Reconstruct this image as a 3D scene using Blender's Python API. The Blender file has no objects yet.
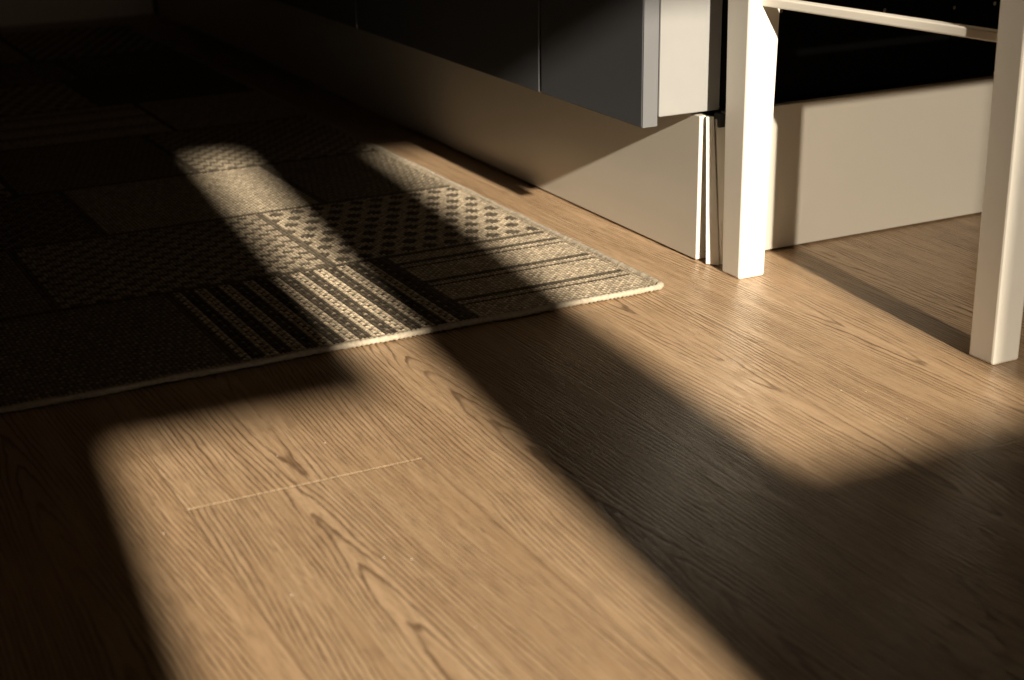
import bpy, bmesh, math, random
import numpy as np
from mathutils import Vector, Matrix
S=0.55   # metres per unit used in the layout below (camera height = 1 unit)
scene=bpy.context.scene
# ------------------------------------------------------------------ helpers
def link(o,parent=None):
    scene.collection.objects.link(o)
    if parent: o.parent=parent
    return o
def empty(name):
    o=bpy.data.objects.new(name,None); o.empty_display_size=.1
    return link(o)
def mesh_obj(name,verts,faces,mat,parent=None,bevel=0,seg=2,smooth=False):
    me=bpy.data.meshes.new(name); me.from_pydata([tuple(c*S for c in v) for v in verts],[],faces); me.update()
    bm=bmesh.new(); bm.from_mesh(me); bmesh.ops.recalc_face_normals(bm,faces=bm.faces); bm.to_mesh(me); bm.free()
    o=bpy.data.objects.new(name,me); me.materials.append(mat); link(o,parent)
    if smooth:
        for p in me.polygons: p.use_smooth=True
    if bevel:
        m=o.modifiers.new('b','BEVEL'); m.width=bevel; m.segments=seg; m.limit_method='ANGLE'
    return o
CF=[(0,1,2,3),(4,5,6,7),(0,1,5,4),(1,2,6,5),(2,3,7,6),(3,0,4,7)]
def box(name,x0,x1,y0,y1,z0,z1,mat,parent=None,bevel=0.0):
    v=[(x0,y0,z0),(x1,y0,z0),(x1,y1,z0),(x0,y1,z0),(x0,y0,z1),(x1,y0,z1),(x1,y1,z1),(x0,y1,z1)]
    return mesh_obj(name,v,CF,mat,parent,bevel)
def hexa(name,b,t,mat,parent=None,bevel=0.0):
    return mesh_obj(name,list(b)+list(t),CF,mat,parent,bevel)
def boxes(name,lst,mat,parent=None,bevel=0.0):
    V=[];F=[]
    for (x0,x1,y0,y1,z0,z1) in lst:
        n=len(V)
        V+=[(x0,y0,z0),(x1,y0,z0),(x1,y1,z0),(x0,y1,z0),(x0,y0,z1),(x1,y0,z1),(x1,y1,z1),(x0,y1,z1)]
        F+=[tuple(i+n for i in f) for f in CF]
    return mesh_obj(name,V,F,mat,parent,bevel)
def cyl(name,c,r,l,axis,mat,parent=None,n=24):
    V=[];F=[]
    for k,e in enumerate((-l/2,l/2)):
        for i in range(n):
            a=2*math.pi*i/n; p=[r*math.cos(a),r*math.sin(a)]
            q={'X':(e,p[0],p[1]),'Y':(p[0],e,p[1]),'Z':(p[0],p[1],e)}[axis]
            V.append((c[0]+q[0],c[1]+q[1],c[2]+q[2]))
    F=[(i,(i+1)%n,n+(i+1)%n,n+i) for i in range(n)]+[tuple(range(n)),tuple(range(n,2*n))]
    return mesh_obj(name,V,F,mat,parent)
class NT:
    def __init__(s,name):
        s.m=bpy.data.materials.new(name); s.m.use_nodes=True; s.t=s.m.node_tree
        s.b=s.t.nodes['Principled BSDF']
    def n(s,ty,**k):
        x=s.t.nodes.new(ty)
        for a,b in k.items(): setattr(x,a,b)
        return x
    def l(s,a,b): s.t.links.new(a,b)
    def set(s,sock,v):
        if isinstance(v,bpy.types.NodeSocket): s.l(v,sock)
        else: sock.default_value=v
    def math(s,op,a,b=0.0,c=0.0,clamp=False):
        x=s.n('ShaderNodeMath',operation=op); x.use_clamp=clamp
        s.set(x.inputs[0],a); s.set(x.inputs[1],b); s.set(x.inputs[2],c); return x.outputs[0]
    def xyz(s,x,y,z=0.0):
        c=s.n('ShaderNodeCombineXYZ'); s.set(c.inputs[0],x); s.set(c.inputs[1],y); s.set(c.inputs[2],z); return c.outputs[0]
    def noise(s,vec,scale,detail=2,rough=.5):
        x=s.n('ShaderNodeTexNoise'); s.l(vec,x.inputs['Vector']); x.inputs['Scale'].default_value=scale
        x.inputs['Detail'].default_value=detail; x.inputs['Roughness'].default_value=rough; return x.outputs['Fac']
    def mix(s,f,a,b,mode='MIX'):
        x=s.n('ShaderNodeMix',data_type='RGBA',blend_type=mode)
        s.set(x.inputs['Factor'],f); s.set(x.inputs['A'],a); s.set(x.inputs['B'],b); return x.outputs['Result']
    def smooth(s,v,a,b):
        x=s.n('ShaderNodeMapRange',interpolation_type='SMOOTHSTEP'); s.set(x.inputs[0],v)
        x.inputs[1].default_value=a; x.inputs[2].default_value=b; return x.outputs[0]
    def bump(s,h,strength,dist):
        x=s.n('ShaderNodeBump'); x.inputs['Strength'].default_value=strength; x.inputs['Distance'].default_value=dist
        s.l(h,x.inputs['Height']); s.l(x.outputs[0],s.b.inputs['Normal'])
def paint(name,col,rough=.5,var=.06,scale=30,metal=0,spec=.5,bump=.05):
    T=NT(name); g=T.n('ShaderNodeNewGeometry').outputs['Position']
    f=T.noise(g,scale,4,.6)
    d=tuple(c*(1-var) for c in col[:3])+(1,); e=tuple(min(1,c*(1+var)) for c in col[:3])+(1,)
    T.l(T.mix(f,d,e),T.b.inputs['Base Color'])
    T.b.inputs['Roughness'].default_value=rough; T.b.inputs['Metallic'].default_value=metal
    T.b.inputs['Specular IOR Level'].default_value=spec
    if bump: T.bump(T.noise(g,scale*12,2),bump,.001)
    return T.m
# ------------------------------------------------------------------ materials
def wood_floor():
    T=NT('oak_laminate')
    sp=T.n('ShaderNodeSeparateXYZ'); T.l(T.n('ShaderNodeNewGeometry').outputs['Position'],sp.inputs[0])
    X,Y=sp.outputs[0],sp.outputs[1]
    w=.376*S; L=1.35
    px=T.math('DIVIDE',T.math('SUBTRACT',X,.502*S),w)
    idx=T.math('FLOOR',px); fx=T.math('SUBTRACT',px,idx)
    py=T.math('DIVIDE',T.math('ADD',T.math('SUBTRACT',Y,2.033*S),T.math('MULTIPLY',idx,.387*L)),L)
    idy=T.math('FLOOR',py); fy=T.math('SUBTRACT',py,idy)
    wn=T.n('ShaderNodeTexWhiteNoise',noise_dimensions='3D'); T.l(T.xyz(idx,idy,3.7),wn.inputs['Vector'])
    rs=T.n('ShaderNodeSeparateColor'); T.l(wn.outputs['Color'],rs.inputs[0])
    r1,r2,r3=rs.outputs[0],rs.outputs[1],rs.outputs[2]
    xl=T.math('MULTIPLY',T.math('SUBTRACT',fx,T.math('ADD',.2,T.math('MULTIPLY',r1,.6))),w)
    nv=T.xyz(T.math('ADD',T.math('MULTIPLY',X,8.0),T.math('MULTIPLY',r2,31.)),T.math('ADD',T.math('MULTIPLY',Y,1.7),T.math('MULTIPLY',r3,17.)),T.math('MULTIPLY',r1,9.))
    n1=T.noise(nv,1.0,2,.4)
    nv2=T.xyz(T.math('MULTIPLY',X,80.0),T.math('MULTIPLY',Y,13.0),r2)
    n2=T.noise(nv2,1.0,3,.55)
    sgn=T.math('SUBTRACT',T.math('MULTIPLY',T.math('GREATER_THAN',r3,.5),2.),1.)
    ax=T.math('SQRT',T.math('ADD',T.math('MULTIPLY',xl,xl),.00018))
    v=T.math('ADD',T.math('MULTIPLY',ax,235.),T.math('MULTIPLY',T.math('MULTIPLY',Y,sgn),9.0))
    v=T.math('ADD',v,T.math('MULTIPLY',n1,11.))
    v=T.math('ADD',v,T.math('MULTIPLY',n2,1.3))
    fr=T.math('FRACT',v)
    wd=T.noise(T.xyz(T.math('MULTIPLY',X,38.),T.math('MULTIPLY',Y,5.),r3),1.0,2,.5)
    ln=T.math('MULTIPLY',T.smooth(fr,.55,.80),T.math('SUBTRACT',1.,T.smooth(fr,.84,.97)))
    ln=T.math('MULTIPLY',ln,T.smooth(wd,.28,.58))
    pv=T.xyz(T.math('MULTIPLY',X,640.),T.math('MULTIPLY',Y,30.),0.)
    pores=T.smooth(T.noise(pv,1.0,2,.6),.50,.70)
    fib=T.noise(T.xyz(T.math('MULTIPLY',X,260.),T.math('MULTIPLY',Y,6.),r1),1.0,3,.65)
    big=T.noise(T.xyz(T.math('MULTIPLY',X,14.),T.math('MULTIPLY',Y,2.5),r3),1.0,3,.5)
    c=T.mix(T.smooth(fib,.25,.75),(.375,.250,.148,1),(.55,.395,.25,1))
    c=T.mix(T.math('MULTIPLY',T.smooth(big,.3,.75),.45),c,(.34,.218,.120,1))
    c=T.mix(T.math('MULTIPLY',ln,.80),c,(.115,.067,.035,1))
    c=T.mix(T.math('MULTIPLY',pores,T.math('ADD',.25,T.math('MULTIPLY',ln,.4))),c,(.11,.065,.035,1))
    tone=T.math('ADD',.90,T.math('MULTIPLY',r2,.20))
    c=T.mix(1.0,c,T.xyz(tone,tone,tone),'MULTIPLY')
    ex=T.math('MULTIPLY',T.math('MINIMUM',fx,T.math('SUBTRACT',1.,fx)),w)
    ey=T.math('MULTIPLY',T.math('MINIMUM',fy,T.math('SUBTRACT',1.,fy)),L)
    sx=T.math('SUBTRACT',1.,T.smooth(ex,.0003,.0010)); sy=T.math('SUBTRACT',1.,T.smooth(ey,.0004,.0013))
    c=T.mix(T.math('MULTIPLY',sx,.5),c,(.15,.08,.037,1))
    c=T.mix(T.math('MULTIPLY',sy,.5),c,(.74,.59,.40,1))  # light caught on the end joints, painted in as a paler line
    T.l(c,T.b.inputs['Base Color'])
    ro=T.math('ADD',.30,T.math('MULTIPLY',ln,.12)); T.l(ro,T.b.inputs['Roughness'])
    T.b.inputs['Specular IOR Level'].default_value=.45
    h=T.math('ADD',T.math('MULTIPLY',pores,-.7),T.math('MULTIPLY',ln,-.7))
    h=T.math('SUBTRACT',h,T.math('MULTIPLY',T.math('ADD',sx,sy),1.2))
    T.bump(h,.6,.0009)
    return T.m
def rug_mat():
    T=NT('woven_rug'); a=T.n('ShaderNodeVertexColor'); a.layer_name='Col'
    tc=T.n('ShaderNodeTexCoord'); sp=T.n('ShaderNodeSeparateXYZ'); T.l(tc.outputs['Object'],sp.inputs[0])
    k=math.pi/CELL
    sx=T.math('ABSOLUTE',T.math('SINE',T.math('MULTIPLY',sp.outputs[0],k)))
    sy=T.math('ABSOLUTE',T.math('SINE',T.math('MULTIPLY',sp.outputs[1],k)))
    p=T.math('POWER',T.math('MULTIPLY',sx,sy),.6)
    f=T.noise(tc.outputs['Object'],900,2)
    br=T.math('ADD',T.math('MULTIPLY',p,.95),T.math('MULTIPLY',f,.5))
    c=T.mix(1.0,a.outputs['Color'],T.xyz(br,br,br),'MULTIPLY')
    T.l(c,T.b.inputs['Base Color']); T.b.inputs['Roughness'].default_value=.9
    T.b.inputs['Specular IOR Level'].default_value=.12
    T.bump(f,.6,.0012)
    return T.m
def sheer():  # see-through material for the added, unseen curtain that dims the sun
    T=NT('sun_dimmer_fabric'); out=T.t.nodes['Material Output']
    tr=T.n('ShaderNodeBsdfTransparent'); tl=T.n('ShaderNodeBsdfTranslucent'); df=T.n('ShaderNodeBsdfDiffuse')
    g=T.n('ShaderNodeNewGeometry').outputs['Position']
    T.l(T.mix(T.noise(g,60,3),(.60,.57,.52,1),(.70,.67,.62,1)),df.inputs[0]); tl.inputs[0].default_value=(.42,.38,.32,1)
    m1=T.n('ShaderNodeMixShader'); m1.inputs[0].default_value=.5; T.l(tl.outputs[0],m1.inputs[1]); T.l(df.outputs[0],m1.inputs[2])
    m2=T.n('ShaderNodeMixShader'); m2.inputs[0].default_value=.81; T.l(tr.outputs[0],m2.inputs[1]); T.l(m1.outputs[0],m2.inputs[2])
    T.l(m2.outputs[0],out.inputs['Surface']); return T.m
CELL=.0048
M_floor=wood_floor()
M_wall=paint('wall_paint',(.34,.29,.225),.8)
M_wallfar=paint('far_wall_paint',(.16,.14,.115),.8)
M_ceil=paint('ceiling_paint',(.48,.43,.36),.85)
M_white=paint('white_lacquer',(.76,.735,.67),.32,var=.03)
M_frame=paint('window_white',(.75,.73,.70),.4)
M_door=paint('grey_cabinet_front',(.092,.098,.110),.38,var=.04)
M_edge=paint('grey_edge_band',(.13,.137,.147),.4)
M_side=paint('light_grey_panel',(.25,.255,.255),.45)
M_plinth=paint('plinth_laminate',(.66,.63,.56),.24,var=.02)
M_corner=paint('plinth_corner_profile',(.74,.72,.67),.3)
M_black=paint('black_panel',(.005,.005,.006),.7,spec=.04,bump=0)
M_dark=paint('dark_gap',(.015,.013,.012),.8)
M_steel=paint('steel',(.6,.6,.6),.25,metal=1)
M_counter=paint('countertop',(.10,.09,.08),.4)
M_blocker=paint('sun_blocker_fabric',(.45,.42,.38),.9)
M_base=paint('baseboard_white',(.84,.80,.73),.5)
M_bind=paint('rug_binding',(.41,.36,.28),.9,var=.5,scale=250,bump=.5)
# ------------------------------------------------------------------ room
XL,XR,YN,YF,ZC=-2.6,3.05,-2.0,7.05,4.5
box('floor',XL-.1,XR+.1,YN-.1,YF+.1,-.06,0,M_floor)
box('ceiling',XL-.1,XR+.1,YN-.1,YF+.1,ZC,ZC+.1,M_ceil)
box('wall_left',XL-.1,XL,YN-.1,YF+.1,0,ZC,M_wall)
box('wall_right',XR,XR+.1,YN-.1,YF+.1,0,ZC,M_wall)
box('wall_back',XL,XR,YF,YF+.1,0,ZC,M_wallfar)
# window wall (behind the camera) with two real openings
ax0,ax1,az0,az1=-.020,.585,1.15,2.82
bx0,bx1,bz0,bz1=.93,2.12,1.650,2.72
y0,y1=YN-.1,YN
boxes('wall_front',[(XL,ax0,y0,y1,0,ZC),(ax0,ax1,y0,y1,0,az0),(ax0,ax1,y0,y1,az1,ZC),(ax1,bx0,y0,y1,0,ZC),
  (bx0,bx1,y0,y1,0,bz0),(bx0,bx1,y0,y1,bz1,ZC),(bx1,XR,y0,y1,0,ZC)],M_wall)
def win(name,x0,x1,z0,z1):
    e=empty(name)
    t=.05; ya,yb=YN,YN+.03
    boxes('casing',[(x0-t,x0,ya,yb,z0-t,z1+t),(x1,x1+t,ya,yb,z0-t,z1+t),(x0,x1,ya,yb,z1,z1+t)],M_frame,e,.002)
    box('sill',x0-t-.02,x1+t+.02,YN,YN+.10,z0-t,z0-t+.03,M_frame,e,.002)
win('window_1',ax0,ax1,az0,az1); win('window_2',bx0,bx1,bz0,bz1)
e=empty('sun_blocker_blind')  # unseen blind, added to cut the sun into the floor patch and streak
box('blocker_fabric',ax0-.03,.468,YN+.045,YN+.05,1.940,2.90,M_blocker,e)
box('bottom_bar',ax0-.03,.468,YN+.04,YN+.055,1.915,1.940,M_frame,e,.002)
cyl('roller',((ax0+.45)/2,YN+.065,2.91),.03,.53,'X',M_frame,e)
# unseen sheer added over the second window's outer half to soften the sun
e=empty('sun_dimmer_sheer')
V=[];F=[];n=90
for i in range(n+1):
    x=1.50+.74*i/n; y=YN+.14+.022*math.sin(i*.62)+.006*math.sin(i*1.7)
    V+=[(x,y,1.50),(x,y,2.98)]
F=[(2*i,2*i+2,2*i+3,2*i+1) for i in range(n)]
mesh_obj('dimmer_cloth',V,F,sheer(),e,smooth=True)
cyl('rod',(1.60,YN+.14,3.0),.016,1.5,'X',M_steel,e)
boxes('rod_brackets',[(.90,.92,YN,YN+.14,2.99,3.01),(2.30,2.32,YN,YN+.14,2.99,3.01)],M_steel,e)
box('baseboard_back',XL,1.80,YF-.03,YF,0,.17,M_base,None,.002)
box('baseboard_left',XL,XL+.03,YN,YF-.03,0,.17,M_base,None,.002)
# ------------------------------------------------------------------ kitchen cabinets
K=empty('kitchen_base_cabinet')
XD=1.672; ZB=.31; YE=2.68; TOP=1.5
box('carcass',XD+.042,XR-.01,YE+.055,YF-.01,ZB+.02,TOP,M_dark,K)
box('end_filler_panel',XD+.042,1.864,YE,YE+.053,ZB+.018,TOP,M_side,K,.0015)
box('black_end_panel',1.876,XR-.01,YE+.02,YE+.054,ZB+.02,TOP-.02,M_black,K,.001)
boxes('panel_ribs',[(2.5,2.512,YE+.012,YE+.02,ZB+.03,TOP-.04),(1.876,XR-.02,YE+.014,YE+.02,.62,.628)],M_black,K)
for i,(x,z) in enumerate([(2.02,.52),(2.30,.50),(2.50,.49),(2.22,.56),(2.45,.54),(2.62,.49)]):
    cyl(f'screw_{i+1}',(x,YE+.016,z),.0045,.01,'Y',M_steel,K,12)
ys=[YE,3.12,4.236,5.35,6.46,YF-.02]
for i in range(5):
    a,b=ys[i]+(.005 if i else 0),ys[i+1]-.006
    if i==0: box('drawer_front_1',XD,XD+.037,a,b,ZB,.74,M_door,K,.0012); box('drawer_front_2',XD,XD+.037,a,b,.748,TOP-.01,M_door,K,.0012)
    else: box(f'door_front_{i}',XD,XD+.037,a,b,ZB,TOP-.01,M_door,K,.0012)
box('door_edge_band',XD+.001,XD+.036,YE-.003,YE+.0,ZB+.001,.739,M_edge,K)
box('countertop',XD-.03,XR-.01,YE-.03,YF-.01,TOP,TOP+.07,M_counter,K,.002)
XP=1.819
box('plinth_long',XP,XP+.025,YE+.006,YF-.01,0.004,.318,M_plinth,K,.001)
box('plinth_end',1.874,XR-.01,2.668,2.69,0.004,.324,M_plinth,K,.001)
hexa('plinth_corner_a',[(1.824,2.655,0.002),(1.843,2.632,0.002),(1.846,2.640,0.002),(1.830,2.662,0.002)],
     [(1.826,2.672,.318),(1.842,2.668,.318),(1.845,2.676,.318),(1.830,2.680,.318)],M_corner,K,.0004)
hexa('plinth_corner_b',[(1.845,2.632,0.002),(1.872,2.640,0.002),(1.872,2.648,0.002),(1.847,2.640,0.002)],
     [(1.845,2.664,.312),(1.872,2.664,.318),(1.872,2.672,.318),(1.847,2.672,.312)],M_corner,K,.0004)
box('corner_clip',1.848,1.862,2.655,2.675,.296,.324,M_dark,K)
# ------------------------------------------------------------------ chair
C=empty('dining_chair')
def leg(name,x,y,sx,top,xt=None,yt=None,a=.064,b=.080,z0=0):
    xt=x if xt is None else xt; yt=y if yt is None else yt
    B=[(x,y,z0),(x+sx*a,y,z0),(x+sx*a,y+a,z0),(x,y+a,z0)]
    Tt=[(xt,yt,top),(xt+sx*b,yt,top),(xt+sx*b,yt+b,top),(xt,yt+b,top)]
    return hexa(name,B,Tt,M_white,C,.0025)
SZ=.76
leg('leg_1',1.824,2.532,1,SZ); leg('leg_2',2.812,2.532,-1,SZ)
leg('leg_3',1.925,1.902,1,SZ,a=.062,b=.066); leg('leg_4',2.711,1.902,-1,SZ,a=.062,b=.066)
leg('back_post_1',1.932,1.905,1,1.62,1.95,1.80,.055,.05,SZ) ; leg('back_post_2',2.704,1.905,-1,1.62,2.686,1.80,.055,.05,SZ)
def bar(name,p,q,w,hh):
    p=Vector(p);q=Vector(q);d=(q-p).normalized();s=Vector((-d.y,d.x,0))*w/2
    return hexa(name,[p-s,p+s,q+s,q-s],[tuple(Vector(u)+Vector((0,0,hh))) for u in (p-s,p+s,q+s,q-s)],M_white,C,.0015)
bar('side_stretcher_1',(1.962,1.96,.557),(1.865,2.54,.561),.024,.018)
bar('side_stretcher_2',(2.674,1.96,.557),(2.771,2.54,.561),.024,.018)
bar('side_apron_1',(1.962,1.96,.65),(1.865,2.54,.65),.035,.11)
bar('side_apron_2',(2.674,1.96,.65),(2.771,2.54,.65),.035,.11)
bar('front_apron',(1.90,2.57,.65),(2.74,2.57,.65),.035,.11)
bar('back_apron',(1.99,1.935,.65),(2.65,1.935,.65),.035,.11)
hexa('seat',[(1.90,1.96,SZ),(2.736,1.96,SZ),(2.83,2.64,SZ),(1.806,2.64,SZ)],[(1.90,1.96,SZ+.035),(2.736,1.96,SZ+.035),(2.83,2.64,SZ+.035),(1.806,2.64,SZ+.035)],M_white,C,.004)
box('back_top_rail',1.96,2.68,1.805,1.84,1.46,1.62,M_white,C,.003)
box('back_mid_rail',1.98,2.66,1.84,1.87,1.10,1.17,M_white,C,.003)
# ------------------------------------------------------------------ rug
def build_rug():
    W,Lg=1.62,2.30
    nx,ny=int(W/CELL),int(Lg/CELL)
    NX,NY=nx*2,ny*2
    rng=np.random.default_rng(3)
    ix=np.arange(NX+1);iy=np.arange(NY+1)
    gi,gj=np.meshgrid(ix,iy)
    gx=-gi*CELL/2; gy=gj*CELL/2
    z=.0048+.0006*np.sin(gx*9)*np.sin(gy*7+1)
    odd=(gi%2==1)&(gj%2==1); knot=.0019*(1+.4*(rng.random(gx.shape)-.5))
    alt=np.where(((gi//2+gj//2)%2)==0,1.0,.72)
    z=z+np.where(odd,knot*alt,np.where((gi%2==1)|(gj%2==1),.0006,0))
    gx=gx+.0004*(rng.random(gx.shape)-.5); gy=gy+.0004*(rng.random(gx.shape)-.5)
    co=np.stack([gx,gy,z],-1).reshape(-1,3)
    I2,J2=np.meshgrid(np.arange(NX),np.arange(NY))
    a=(J2*(NX+1)+I2).ravel(); q=np.stack([a,a+NX+1,a+NX+2,a+1],-1)[:,::-1]
    I,J=np.meshgrid(np.arange(nx),np.arange(ny))
    me=bpy.data.meshes.new('rug_pile')
    me.vertices.add(len(co)); me.vertices.foreach_set('co',co.ravel().astype(np.float32))
    me.loops.add(q.size); me.loops.foreach_set('vertex_index',np.ascontiguousarray(q).ravel().astype(np.int32))
    me.polygons.add(len(q)); me.polygons.foreach_set('loop_start',(np.arange(len(q))*4).astype(np.int32))
    me.update(calc_edges=True)
    me.polygons.foreach_set('use_smooth',np.ones(len(q),dtype=bool))
    def f_plain(i,j): return .36+.20*((i+j)%2)
    def f_dark(i,j): return .20+.20*(((i+j)%2)*((j%3)!=0))
    def f_lines(i,j): 
        m=j%16; return np.where((m==11)|((m>13)),.07,.49+.20*((i+j)%2))
    def f_beads(i,j):
        m=i%6; o=np.where(m<3,np.where((m==1)&(j%4==0),.30,.04),.76); return np.where((m==4)&(j%3==0),.11,np.where((m>2)&(m!=4)&(j%3==1),.46,o))
    def f_dia(i,j):
        s=6; ii=(i+3*((j//s)%2))%s; u=np.abs(ii-2.5)+np.abs(j%s-2.5); return np.where(u<2.6,.08,.52+.14*((i+j)%2))
    def f_zig(i,j):
        s=(i+3*((j//3)%2))%6; return np.where((s<3)&(j%3!=2),.10,.47)
    def f_cross(i,j):
        u=(i%6);w=(j%6); return np.where((u==w)|(u+w==6),.50,.12)
    def f_dots(i,j): return np.where(((i%4)<2)&(((j+2*((i//4)%2))%4)<2),.46,.10)
    fs=dict(p=f_plain,k=f_dark,l=f_lines,b=f_beads,d=f_dia,z=f_zig,c=f_cross,o=f_dots)
    rows=[(.265,[(.235,'l'),(.265,'b'),(.26,'k'),(.30,'o'),(.30,'d'),(.30,'k')]),
          (.27,[(.30,'d'),(.32,'z'),(.24,'k'),(.30,'o'),(.24,'k'),(.3,'l')]),
          (.26,[(.20,'k'),(.30,'p'),(.26,'c'),(.30,'k'),(.30,'z'),(.30,'p')]),
          (.30,[(.30,'z'),(.26,'k'),(.30,'d'),(.26,'p'),(.30,'k'),(.30,'d')]),
          (.27,[(.24,'p'),(.30,'l'),(.24,'k'),(.30,'c'),(.30,'p'),(.30,'b')]),
          (.28,[(.30,'c'),(.26,'d'),(.30,'p'),(.26,'b'),(.28,'k'),(.30,'o')]),
          (.26,[(.26,'k'),(.3,'z'),(.24,'o'),(.30,'p'),(.26,'d'),(.3,'k')]),
          (.45,[(.30,'d'),(.24,'p'),(.30,'l'),(.28,'k'),(.24,'z'),(.3,'p')])]
    val=np.full((ny,nx),.4); jj=0
    for (dp,cs) in rows:
        j1=min(ny,jj+int(round(dp/CELL))); ii=0
        for k,(wd,pt) in enumerate(cs):
            i1=nx if k==len(cs)-1 else min(nx,ii+int(round(wd/CELL)))
            sl=(slice(jj,j1),slice(ii,i1)); val[sl]=fs[pt](I[sl]-ii,J[sl]-jj)
            val[max(jj,j1-2):j1,ii:i1]=.08; 
            if i1<nx: val[jj:j1,i1-2:i1]=.11
            ii=i1
        jj=j1
    val[:2,:]=.42; val[:,:2]=.42
    val=val*(1+.7*(rng.random(val.shape)-.5))+.10*rng.random(val.shape)
    dk=np.array([.031,.024,.017]); lt=np.array([.86,.73,.54])
    val=np.repeat(np.repeat(val,2,0),2,1)
    col=dk+(lt-dk)*val[...,None]
    c4=np.concatenate([col,np.ones_like(col[...,:1])],-1).reshape(-1,4)
    at=me.color_attributes.new('Col','FLOAT_COLOR','CORNER')
    at.data.foreach_set('color',np.repeat(c4,4,axis=0).ravel().astype(np.float32))
    R=empty('patchwork_rug')
    o=bpy.data.objects.new('woven_field',me); me.materials.append(rug_mat()); link(o,R)
    W=nx*CELL;Lg=ny*CELL
    V=[];F=[];rr=.0040;n=8;step=.0026
    pts=[]
    def seg(p,q):
        d=math.dist(p,q);m=int(d/step)
        for k in range(m): pts.append((p[0]+(q[0]-p[0])*k/m,p[1]+(q[1]-p[1])*k/m))
    c=.004
    seg((0,c),(0,Lg-c));seg((-c,Lg),(-W+c,Lg));seg((-W,Lg-c),(-W,c));seg((-W+c,0),(-c,0))
    N=len(pts)
    random.seed(2)
    for k in range(N):
        x,y=pts[k]; x2,y2=pts[(k+1)%N]; x0,y0=pts[k-1]
        t=Vector((x2-x0,y2-y0,0)).normalized(); s=Vector((t.y,-t.x,0))
        r=rr*(1.0 if k%2 else .72)*(1+.3*(random.random()-.5)); off=.0008*math.sin(k*.11)+.0005*math.sin(k*.037)
        for m in range(n):
            a=2*math.pi*m/n
            V.append((x+s.x*(r*1.05*math.cos(a)+off),y+s.y*(r*1.05*math.cos(a)+off),.0044+r*math.sin(a)))
    for k in range(N):
        for m in range(n):
            F.append((k*n+m,k*n+(m+1)%n,((k+1)%N)*n+(m+1)%n,((k+1)%N)*n+m))
    mb=bpy.data.meshes.new('bound_edge'); mb.from_pydata(V,[],F); mb.materials.append(M_bind)
    for p in mb.polygons: p.use_smooth=True
    ob=bpy.data.objects.new('bound_edge',mb); link(ob,R)
    R.location=(1.650*S,2.552*S,0.0005); R.rotation_euler=(0,0,math.radians(.8))
build_rug()
# a scatter of crumbs / dust specks on the boards, one object
random.seed(11); V=[];F=[]
for k in range(70):
    x=random.uniform(.3,2.3); y=random.uniform(1.2,2.5); r=random.uniform(.0005,.0013)/1.0
    n=len(V); m=5; a0=random.random()*6
    for i in range(m):
        a=a0+2*math.pi*i/m; V.append((x+r*math.cos(a)*random.uniform(.7,1.4),y+r*math.sin(a),.0001))
    V.append((x,y,r*1.1)); 
    F+=[(n+i,n+(i+1)%m,n+m) for i in range(m)]+[tuple(n+i for i in range(m))]
mesh_obj('floor_crumbs',V,F,paint('dust',(.7,.66,.58),.9))
# ------------------------------------------------------------------ light
sd=bpy.data.lights.new('sun','SUN'); sd.energy=10.4; sd.angle=math.radians(1.1); sd.color=(1,.86,.675)
so=bpy.data.objects.new('sun',sd); so.rotation_euler=Vector((.11,1,-.45)).to_track_quat('-Z','Y').to_euler(); so.location=(0,-3,3); link(so)
w=bpy.data.worlds.new('world'); scene.world=w; w.use_nodes=True
w.node_tree.nodes['Background'].inputs[0].default_value=(1,.80,.58,1); w.node_tree.nodes['Background'].inputs[1].default_value=.8
# ------------------------------------------------------------------ camera
cd=bpy.data.cameras.new('camera'); cd.sensor_width=36; cd.lens=1555/1024*36; cd.clip_start=.01
co=bpy.data.objects.new('camera',cd); link(co)
R=Matrix(((.8885,.1688,-.4267),(-.4586,.2987,-.8369),(-.0137,.9393,.3429)))
R=R.to_quaternion().to_matrix()
co.matrix_world=Matrix.Translation((0,0,S))@R.to_4x4()
cd.dof.use_dof=True; cd.dof.focus_distance=3.05*S; cd.dof.aperture_fstop=6.3
scene.camera=co
scene.view_settings.view_transform='Standard'; scene.view_settings.look='None'; scene.view_settings.exposure=0
